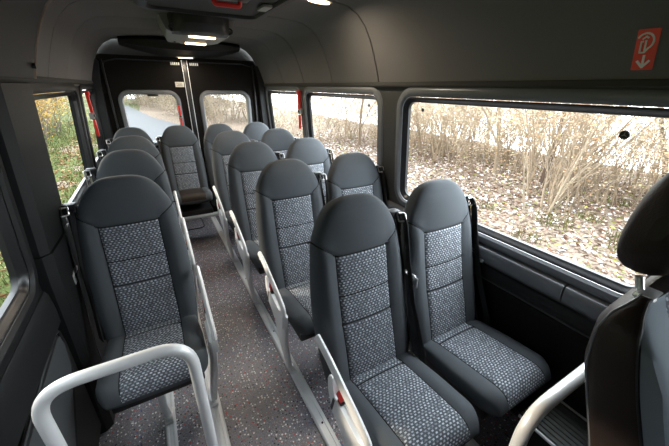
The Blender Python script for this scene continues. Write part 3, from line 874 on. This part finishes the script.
# ------------------------------------------------------------------ outside
def gz(x, y):
    z = -.75
    if x > 2.2: z += .10*min(1,(x-2.2)/1.5) + .02*min(6,max(0,x-3.7))
    if x > 11.5: z -= .5*(x-11.5)
    if x < -2.4: z += .12*min(14,(-2.4-x))
    z += .05*math.sin(x*1.7+y*.6)*math.sin(y*1.1-x*.4)*(1 if abs(x) > 2.6 else 0)
    return z
def ground_mat():
    m = mat('leafy_ground', (.3,.25,.18), .95, spec=.1); t = NT(m); tc = t.n('TexCoord')
    sp = t.n('SeparateXYZ'); t.l(tc.outputs['Object'], sp.inputs[0])
    n1 = t.n('TexNoise'); n1.inputs['Scale'].default_value = 14; n1.inputs['Detail'].default_value = 6; t.l(tc.outputs['Object'], n1.inputs['Vector'])
    n2 = t.n('TexNoise'); n2.inputs['Scale'].default_value = .9; n2.inputs['Detail'].default_value = 4; t.l(tc.outputs['Object'], n2.inputs['Vector'])
    litter = t.ramp(n1.outputs['Fac'], [(.3,(.03,.022,.014)),(.45,(.085,.06,.045)),(.55,(.22,.17,.14)),(.7,(.08,.10,.03))])
    grass = t.ramp(n1.outputs['Fac'], [(.3,(.02,.028,.008)),(.5,(.045,.058,.017)),(.65,(.085,.088,.03)),(.75,(.10,.062,.028))])
    side = t.math('MULTIPLY', t.math('LESS_THAN', sp.outputs['X'], -1.2), t.math('GREATER_THAN', n2.outputs['Fac'], .40))
    c = t.mix(side, litter, grass); t.l(c, t.b.inputs['Base Color']); return m
bm = bmesh.new()
nx, ny = 60, 90
xs = [-26+ (46*k/nx) for k in range(nx+1)]; ysg = [-8+78*(k/ny)**1.35 for k in range(ny+1)]
g = [[bm.verts.new((x,y,gz(x,y)-.012)) for x in xs] for y in ysg]
for j in range(ny):
    for i in range(nx): bm.faces.new((g[j][i],g[j][i+1],g[j+1][i+1],g[j+1][i]))
o = struct('ground_outside', bm, ground_mat())
# road curving away behind the van
bm = bmesh.new(); prev = None
def road_edge(y):
    return lerp([(-8,1.95),(12,1.98),(18,1.80),(21,1.2),(27,-.2),(46,-2.6),(70,-9)], y)
for k in range(60):
    y = -8+75*k/59
    ring = [bm.verts.new((road_edge(y)-3.65,y,-.735)), bm.verts.new((road_edge(y),y,-.735))]
    if prev: bm.faces.new((prev[0],prev[1],ring[1],ring[0]))
    prev = ring
struct('road_outside', bm, mat('asphalt', (.034,.037,.042), .85, bump=.3, bscale=60, var=.2))

def leaf_mat(name, stops, trans=.0):
    m = mat(name, (.4,.3,.1), .7, spec=.15); t = NT(m)
    a = t.n('Attribute', attribute_name='tone'); cr = t.ramp(a.outputs['Fac'], stops); t.l(cr, t.b.inputs['Base Color'])
    if trans:      # thin leaves let light through
        tl = t.n('BsdfTranslucent'); mx = t.n('MixShader'); mx.inputs[0].default_value = trans
        t.l(cr, tl.inputs['Color']); t.l(t.b.outputs[0], mx.inputs[1]); t.l(tl.outputs[0], mx.inputs[2])
        t.l(mx.outputs[0], t.t.nodes['Material Output'].inputs['Surface'])
    return m
def leaves_mesh(name, items, m, parent=None):
    # items: (position, size, normal-ish tilt, tone)
    vs, fs_, tn = [], [], []
    for p, s, tone in items:
        d = Vector((random.gauss(0,1),random.gauss(0,1),random.gauss(0,1))).normalized(); a, b = frame_of(d)
        i = len(vs); w = s*.42
        vs += [p+a*s, p+b*w+d*s*.15, p-a*s, p-b*w+d*s*.15]; fs_.append((i,i+1,i+2,i+3)); tn += [tone]*4
    me = bpy.data.meshes.new(name); me.from_pydata([tuple(v) for v in vs], [], fs_)
    at = me.attributes.new('tone','FLOAT','POINT'); at.data.foreach_set('value', tn)
    me.materials.append(m); o = bpy.data.objects.new(name, me); C.objects.link(o)
    if parent: o.parent = parent
    return o
LIT = leaf_mat('litter_leaves', [(0,(.08,.045,.035)),(.20,(.27,.14,.09)),(.36,(.50,.36,.30)),(.52,(.78,.70,.69)),(.88,(.92,.90,.94)),(.9,(.26,.30,.08)),(1,(.36,.40,.12))])
LTAN = leaf_mat('tan_leaves', [(0,(.42,.25,.14)),(.4,(.66,.48,.32)),(.75,(.80,.68,.52)),(1,(.62,.58,.30))], .65)
LYEL = leaf_mat('yellow_leaves', [(0,(.18,.08,.02)),(.4,(.40,.22,.05)),(.75,(.50,.37,.10)),(1,(.14,.17,.04))], .3)
LPALE = leaf_mat('pale_leaves', [(0,(.50,.38,.26)),(.5,(.70,.60,.46)),(1,(.85,.80,.70))], .65)
LOLIVE = leaf_mat('olive_leaves', [(0,(.10,.08,.045)),(.5,(.22,.185,.125)),(1,(.42,.38,.30))], .3)
BARK = mat('pale_bark', (.34,.28,.21), .9, var=.4, bscale=30)
BARKD = mat('dark_bark', (.10,.075,.06), .9, var=.4, bscale=30)
GRASS = leaf_mat('grass_blades', [(0,(.025,.036,.008)),(.5,(.062,.080,.020)),(1,(.16,.155,.06))])
LBROWN = leaf_mat('brown_leaves', [(0,(.06,.03,.012)),(.4,(.14,.075,.03)),(.8,(.24,.17,.09)),(1,(.34,.28,.18))])

# leaf litter and grass
items = []
for k in range(30000):
    x = 2.0+abs(random.random()**1.5)*9.5; y = -4+random.random()**1.2*18
    items.append((Vector((x,y,gz(x,y)+random.random()*.03)), .022+.03*random.random(), min(1,max(0,random.choice((random.gauss(.2,.15),random.gauss(.5,.2),random.gauss(.85,.12)))))))
tag(leaves_mesh('leaf_litter', items, LIT), 'pale and brown fallen leaves covering the bank outside the big right window', 'leaves', kind='stuff')
items = []
for k in range(11000):
    x = -1.75-random.random()**1.6*7; y = .5+random.random()*18
    band = math.exp(-((x+2.75+.03*(y-8))/.32)**2)
    if random.random() > .16+band: continue
    items.append((Vector((x,y,gz(x,y)+.03+random.random()*.03)), .03+.03*random.random(), min(.9,max(0,random.gauss(.35,.25)))))
tag(leaves_mesh('leaf_litter', items, LBROWN), 'brown fallen leaves strewn in a band across the left verge', 'leaves', kind='stuff')
vs, fs_, tn = [], [], []
for k in range(36000):
    x = -1.68-random.random()**1.5*9; y = -.5+random.random()**1.2*24
    band = math.exp(-((x+2.75+.03*(y-8))/.28)**2)
    if random.random() < band*.85: continue
    h = .05+.10*random.random(); a = random.random()*6.28; w = .012; z = gz(x,y)-.01
    dx, dy = math.cos(a)*w, math.sin(a)*w; i = len(vs)
    vs += [(x-dx,y-dy,z),(x+dx,y+dy,z),(x+random.gauss(0,.03),y+random.gauss(0,.03),z+h)]; fs_.append((i,i+1,i+2)); tn += [min(1,max(0,random.gauss(.5,.25)))]*3
me = bpy.data.meshes.new('grass'); me.from_pydata(vs, [], fs_); at = me.attributes.new('tone','FLOAT','POINT'); at.data.foreach_set('value', tn); me.materials.append(GRASS)
o = bpy.data.objects.new('grass', me); C.objects.link(o); tag(o, 'green grass of the verge outside the left windows', 'grass', kind='stuff')

def branch(bm, leaves, p, d, L, r, depth, spread, lf, curve=.12, tone=None):
    pts = [p]; rr = [r]; n = 5 if depth else 4
    for k in range(n):
        d = (d+Vector((random.gauss(0,curve),random.gauss(0,curve),random.gauss(.03,curve)))).normalized()
        p = p+d*L/n; pts.append(p); rr.append(max(.0022,r*(1-.75*(k+1)/n)))
    add_tube(bm, pts, rr, 3 if r < .012 else 6, False)
    if depth == 0:
        for k in range(lf):
            q = pts[1+random.randrange(n)]+Vector((random.gauss(0,.07),random.gauss(0,.07),random.gauss(0,.07)))
            leaves.append((q, .018+.022*random.random(), min(1,max(0,random.gauss(.5,.3)))))
        return
    for k in range(random.choice((3,4,4,5)) if depth > 1 else random.choice((2,3,4))):
        j = 1+random.randrange(n); a, b = frame_of(d); an = random.random()*6.28
        nd = (d + (a*math.cos(an)+b*math.sin(an))*spread).normalized()
        branch(bm, leaves, pts[j], nd, L*random.uniform(.45,.7), rr[j]*.6, depth-1, spread, lf, curve)
def plant(name, label, cat, group, stems, H, r, depth, spread, lf, bark, lm, lean=.35):
    t = thing(name, label, cat, (0,0,0), 0, group); bm = bmesh.new(); L = []
    for k in range(stems):
        an = random.random()*6.28; ln = random.random()*lean
        branch(bm, L, Vector((random.gauss(0,.06*stems**.5),random.gauss(0,.06*stems**.5),-.08)), Vector((math.cos(an)*ln,math.sin(an)*ln,1)).normalized(), H*random.uniform(.6,1), r*random.uniform(.6,1), depth, spread, lf)
    obj('branches' if stems > 1 else 'trunk', bm, bark, t, True)
    if L: leaves_mesh('foliage', L, lm, t)
    return t
def put(proto, spots, labels, first=[None]):
    for i, (x,y,s,rz) in enumerate(spots):
        o = proto if i == 0 else copy_tree(proto)
        o.location = (x,y,gz(x,y)); o.scale = (s,s,s*random.uniform(.9,1.1)); o.rotation_euler = (0,0,rz)
        o['label'] = labels[i] if i < len(labels) else labels[-1]
R = random.random
# right bank: bare bushes with tan leaves, upright thin trees
b1 = plant('bare_bush', '', 'bush', 'tan bushes outside the right windows', 10, 2.1, .026, 2, .45, 3, BARK, LTAN)
b2 = plant('bare_bush', '', 'bush', 'tan bushes outside the right windows', 12, 1.8, .012, 2, .7, 6, BARK, LTAN)
b3 = plant('bare_bush', '', 'bush', 'pale bushes outside the right windows', 10, 2.3, .012, 2, .6, 9, BARK, LPALE)
LB = 'tan leafy bush in the thicket outside the right windows'
sp1 = [(6.0,1.95,1,0)]+[(6.3+R()*3.5, -1+R()*10, .7+R()*.6, R()*6.28) for k in range(16)]
sp2 = [(7.0,2.6,1,0)]+[(6.2+.9*i+R()*.8, -3+1.1*j+R()*.9, .6+.10*i+R()*.5, R()*6.28) for i in range(4) for j in range(14) if (i+j)%3 == 0 or (i == 3 and j%2)]
put(b1, sp1, ['upright clump of bare green-brown stems on the leafy bank, middle of the big right window', LB])
put(b2, sp2, [LB])
LP_ = 'pale dense bush of the thicket seen through the rear windows and rear side windows'
sp3 = [(5,12,1,0)]+[(9.6+R()*1.8, -3+.42*k+R()*.5, .65+R()*.55, R()*6.28) for k in range(38)]+[(6.8+R()*2.9, -2.5+.6*k+R()*.6, .6+R()*.45, R()*6.28) for k in range(24)]+[(4.2+R()*8, 9+R()*20, .8+R()*.6, R()*6.28) for k in range(34)]
LF_ = 'pale bush far back in the thicket beyond the long right windows'
put(b3, sp3, [LP_ if q[1] > 11 else LF_ for q in sp3])
for o in list(C.objects):
    if o.get('label') == LF_: o['group'] = 'pale bushes far back on the right'
    elif o.get('label') in (LB,): o['group'] = 'tan bushes outside the right windows'
t1 = plant('bare_tree', '', 'tree', 'thin bare trees outside the right windows', 1, 5.2, .075, 3, .5, 1, BARK, LTAN, .15)
t2 = plant('bare_tree', '', 'tree', 'thin bare trees outside the right windows', 1, 4.6, .07, 3, .6, 1, BARKD, LTAN, .35)
put(t1, [(7.2,4.0,1,0),(9.0,5.6,1,2),(7.6,7.2,.9,1),(10,3.2,1,4),(6.6,9.5,1.0,3)], ['slim pale tree left of centre in the big right window']+['thin bare tree standing among the tan bushes on the right'])
put(t2, [(7.6,2.9,1,1.2),(9.5,1.4,1,3),(8.5,.3,.9,5),(11,4.5,1.1,2)], ['dark leaning tree near the middle of the big right window']+['thin dark bare tree standing among the tan bushes on the right'])
# behind: bushes along the outer side of the bend
b4 = plant('roadside_bush', '', 'bush', 'bushes along the road behind the van', 14, 2.4, .02, 2, .7, 22, BARK, LOLIVE, .6)
put(b4, [(2.2,30,1,0)]+[(road_edge(y)+1.9+R()*4, y, 1.0+R()*.6, R()*6.28) for y in [20+R()*34 for k in range(34)]]+[(road_edge(y)+1.5+R()*5, y, 1.3+R()*.6, R()*6.28) for y in [42+R()*22 for k in range(16)]]+[(road_edge(y)-5-R()*5, y, 1.3+R()*.6, R()*6.28) for y in [44+R()*20 for k in range(12)]], ['pale tan roadside bush along the road behind the van'])
tuft = plant('grass_tuft', 'green grass tuft growing through the leaf litter', 'grass', 'green tufts on the leafy bank', 1, .01, .004, 0, .5, 0, BARK, LTAN)
for ch in list(tuft.children): bpy.data.objects.remove(ch)
vs, fs_, tn = [], [], []
for k in range(70):
    a = R()*6.28; rr = R()**.5*.30; px, py = rr*math.cos(a), rr*math.sin(a); b_ = R()*6.28; i = len(vs)
    vs += [(px-.008*math.cos(b_),py-.008*math.sin(b_),-.02),(px+.008*math.cos(b_),py+.008*math.sin(b_),-.02),(px+random.gauss(0,.05),py+random.gauss(0,.05),.10+.16*R())]; fs_.append((i,i+1,i+2)); tn += [min(1,max(0,random.gauss(.8,.2)))]*3
me = bpy.data.meshes.new('blades'); me.from_pydata(vs, [], fs_); at = me.attributes.new('tone','FLOAT','POINT'); at.data.foreach_set('value', tn); me.materials.append(GRASS)
o = bpy.data.objects.new('blades', me); C.objects.link(o); o.parent = tuft
put(tuft, [(5.3,1.5,1,0)]+[(3.6+R()*4, -1.5+R()*7, .6+R()*.6, R()*6.28) for k in range(11)], ['green grass tuft growing through the leaf litter'])
# left: yellow autumn bushes up the slope
b5 = plant('autumn_bush', '', 'bush', 'yellow bushes up the left verge', 12, 2.2, .018, 2, .7, 12, BARKD, LYEL, .6)
put(b5, [(-4.2,14,.9,0)]+[(-.42-(y+.9)*(.20+.22*R()), y, .7+R()*.6, R()*6.28) for y in [13.5+R()*14 for k in range(30)]], ['yellow and orange autumn bush up the slope beyond the left windows'])

# ------------------------------------------------------------------ light, world, camera
w = bpy.data.worlds.new('overcast'); bpy.context.scene.world = w; w.use_nodes = True
nt = w.node_tree; bg = nt.nodes['Background']; bg.inputs[0].default_value = (.86,.94,1.0,1)
tc = nt.nodes.new('ShaderNodeTexCoord'); sx = nt.nodes.new('ShaderNodeVectorMath'); sx.operation = 'DOT_PRODUCT'; sx.inputs[1].default_value = (.88,.28,.36); mr = nt.nodes.new('ShaderNodeMapRange')
nt.links.new(tc.outputs['Generated'], sx.inputs[0]); nt.links.new(sx.outputs['Value'], mr.inputs['Value'])
mr.interpolation_type = 'SMOOTHSTEP'; mr.inputs['From Min'].default_value = -.6; mr.inputs['From Max'].default_value = .85
mr.inputs['To Min'].default_value = .32; mr.inputs['To Max'].default_value = 7.4
nt.links.new(mr.outputs[0], bg.inputs[1])
sun = bpy.data.lights.new('sun','SUN'); sun.energy = 2.0; sun.angle = math.radians(3); sun.color = (1,.86,.68)
so = bpy.data.objects.new('sun', sun); C.objects.link(so)
so.rotation_euler = Vector((.80,-.62,-.40)).to_track_quat('-Z','Y').to_euler()
def lamp(name, loc, e, size, col=(1,.86,.68), direction=(0,0,-1)):
    l = bpy.data.lights.new(name,'AREA'); l.energy = e; l.size = size; l.color = col
    o = bpy.data.objects.new(name, l); C.objects.link(o); o.location = loc
    o.rotation_euler = Vector(direction).to_track_quat('-Z','Y').to_euler(); return o
lamp('ceiling_lamp_light', (.42,.74,1.88), 2.2, .12); lamp('vent_lamp_light', (0,1.70,1.78), 1.6, .14); lamp('vent_lamp_light', (0,2.04,1.775), 1.6, .14); lamp('door_lamp_light', (0,2.84,1.74), .8, .12)

Q = (310.469,.518,.412,.012,-.418,-.912,1.499)
f_, yaw, pit, roll = Q[:4]
fw = Vector((math.sin(yaw)*math.cos(pit), math.cos(yaw)*math.cos(pit), -math.sin(pit)))
rt = Vector((math.cos(yaw),-math.sin(yaw),0)); up = rt.cross(fw)
c_, s_ = math.cos(roll), math.sin(roll)
rt, up = rt*c_+up*s_, up*c_-rt*s_
cam = bpy.data.cameras.new('camera'); co = bpy.data.objects.new('camera', cam); C.objects.link(co)
co.matrix_world = Matrix(((rt.x,up.x,-fw.x,Q[4]),(rt.y,up.y,-fw.y,Q[5]),(rt.z,up.z,-fw.z,Q[6]),(0,0,0,1)))
cam.sensor_width = 36; cam.sensor_fit = 'HORIZONTAL'; cam.lens = f_/669*36; cam.clip_start = .02; cam.clip_end = 300
sc = bpy.context.scene; sc.camera = co
sc.view_settings.view_transform = 'Standard'; sc.view_settings.look = 'None'; sc.view_settings.gamma = 1
sc.view_settings.use_curve_mapping = False; sc.view_settings.exposure = 1.05
sc.cycles.max_bounces = 10; sc.cycles.transparent_max_bounces = 16; sc.cycles.use_denoising = True
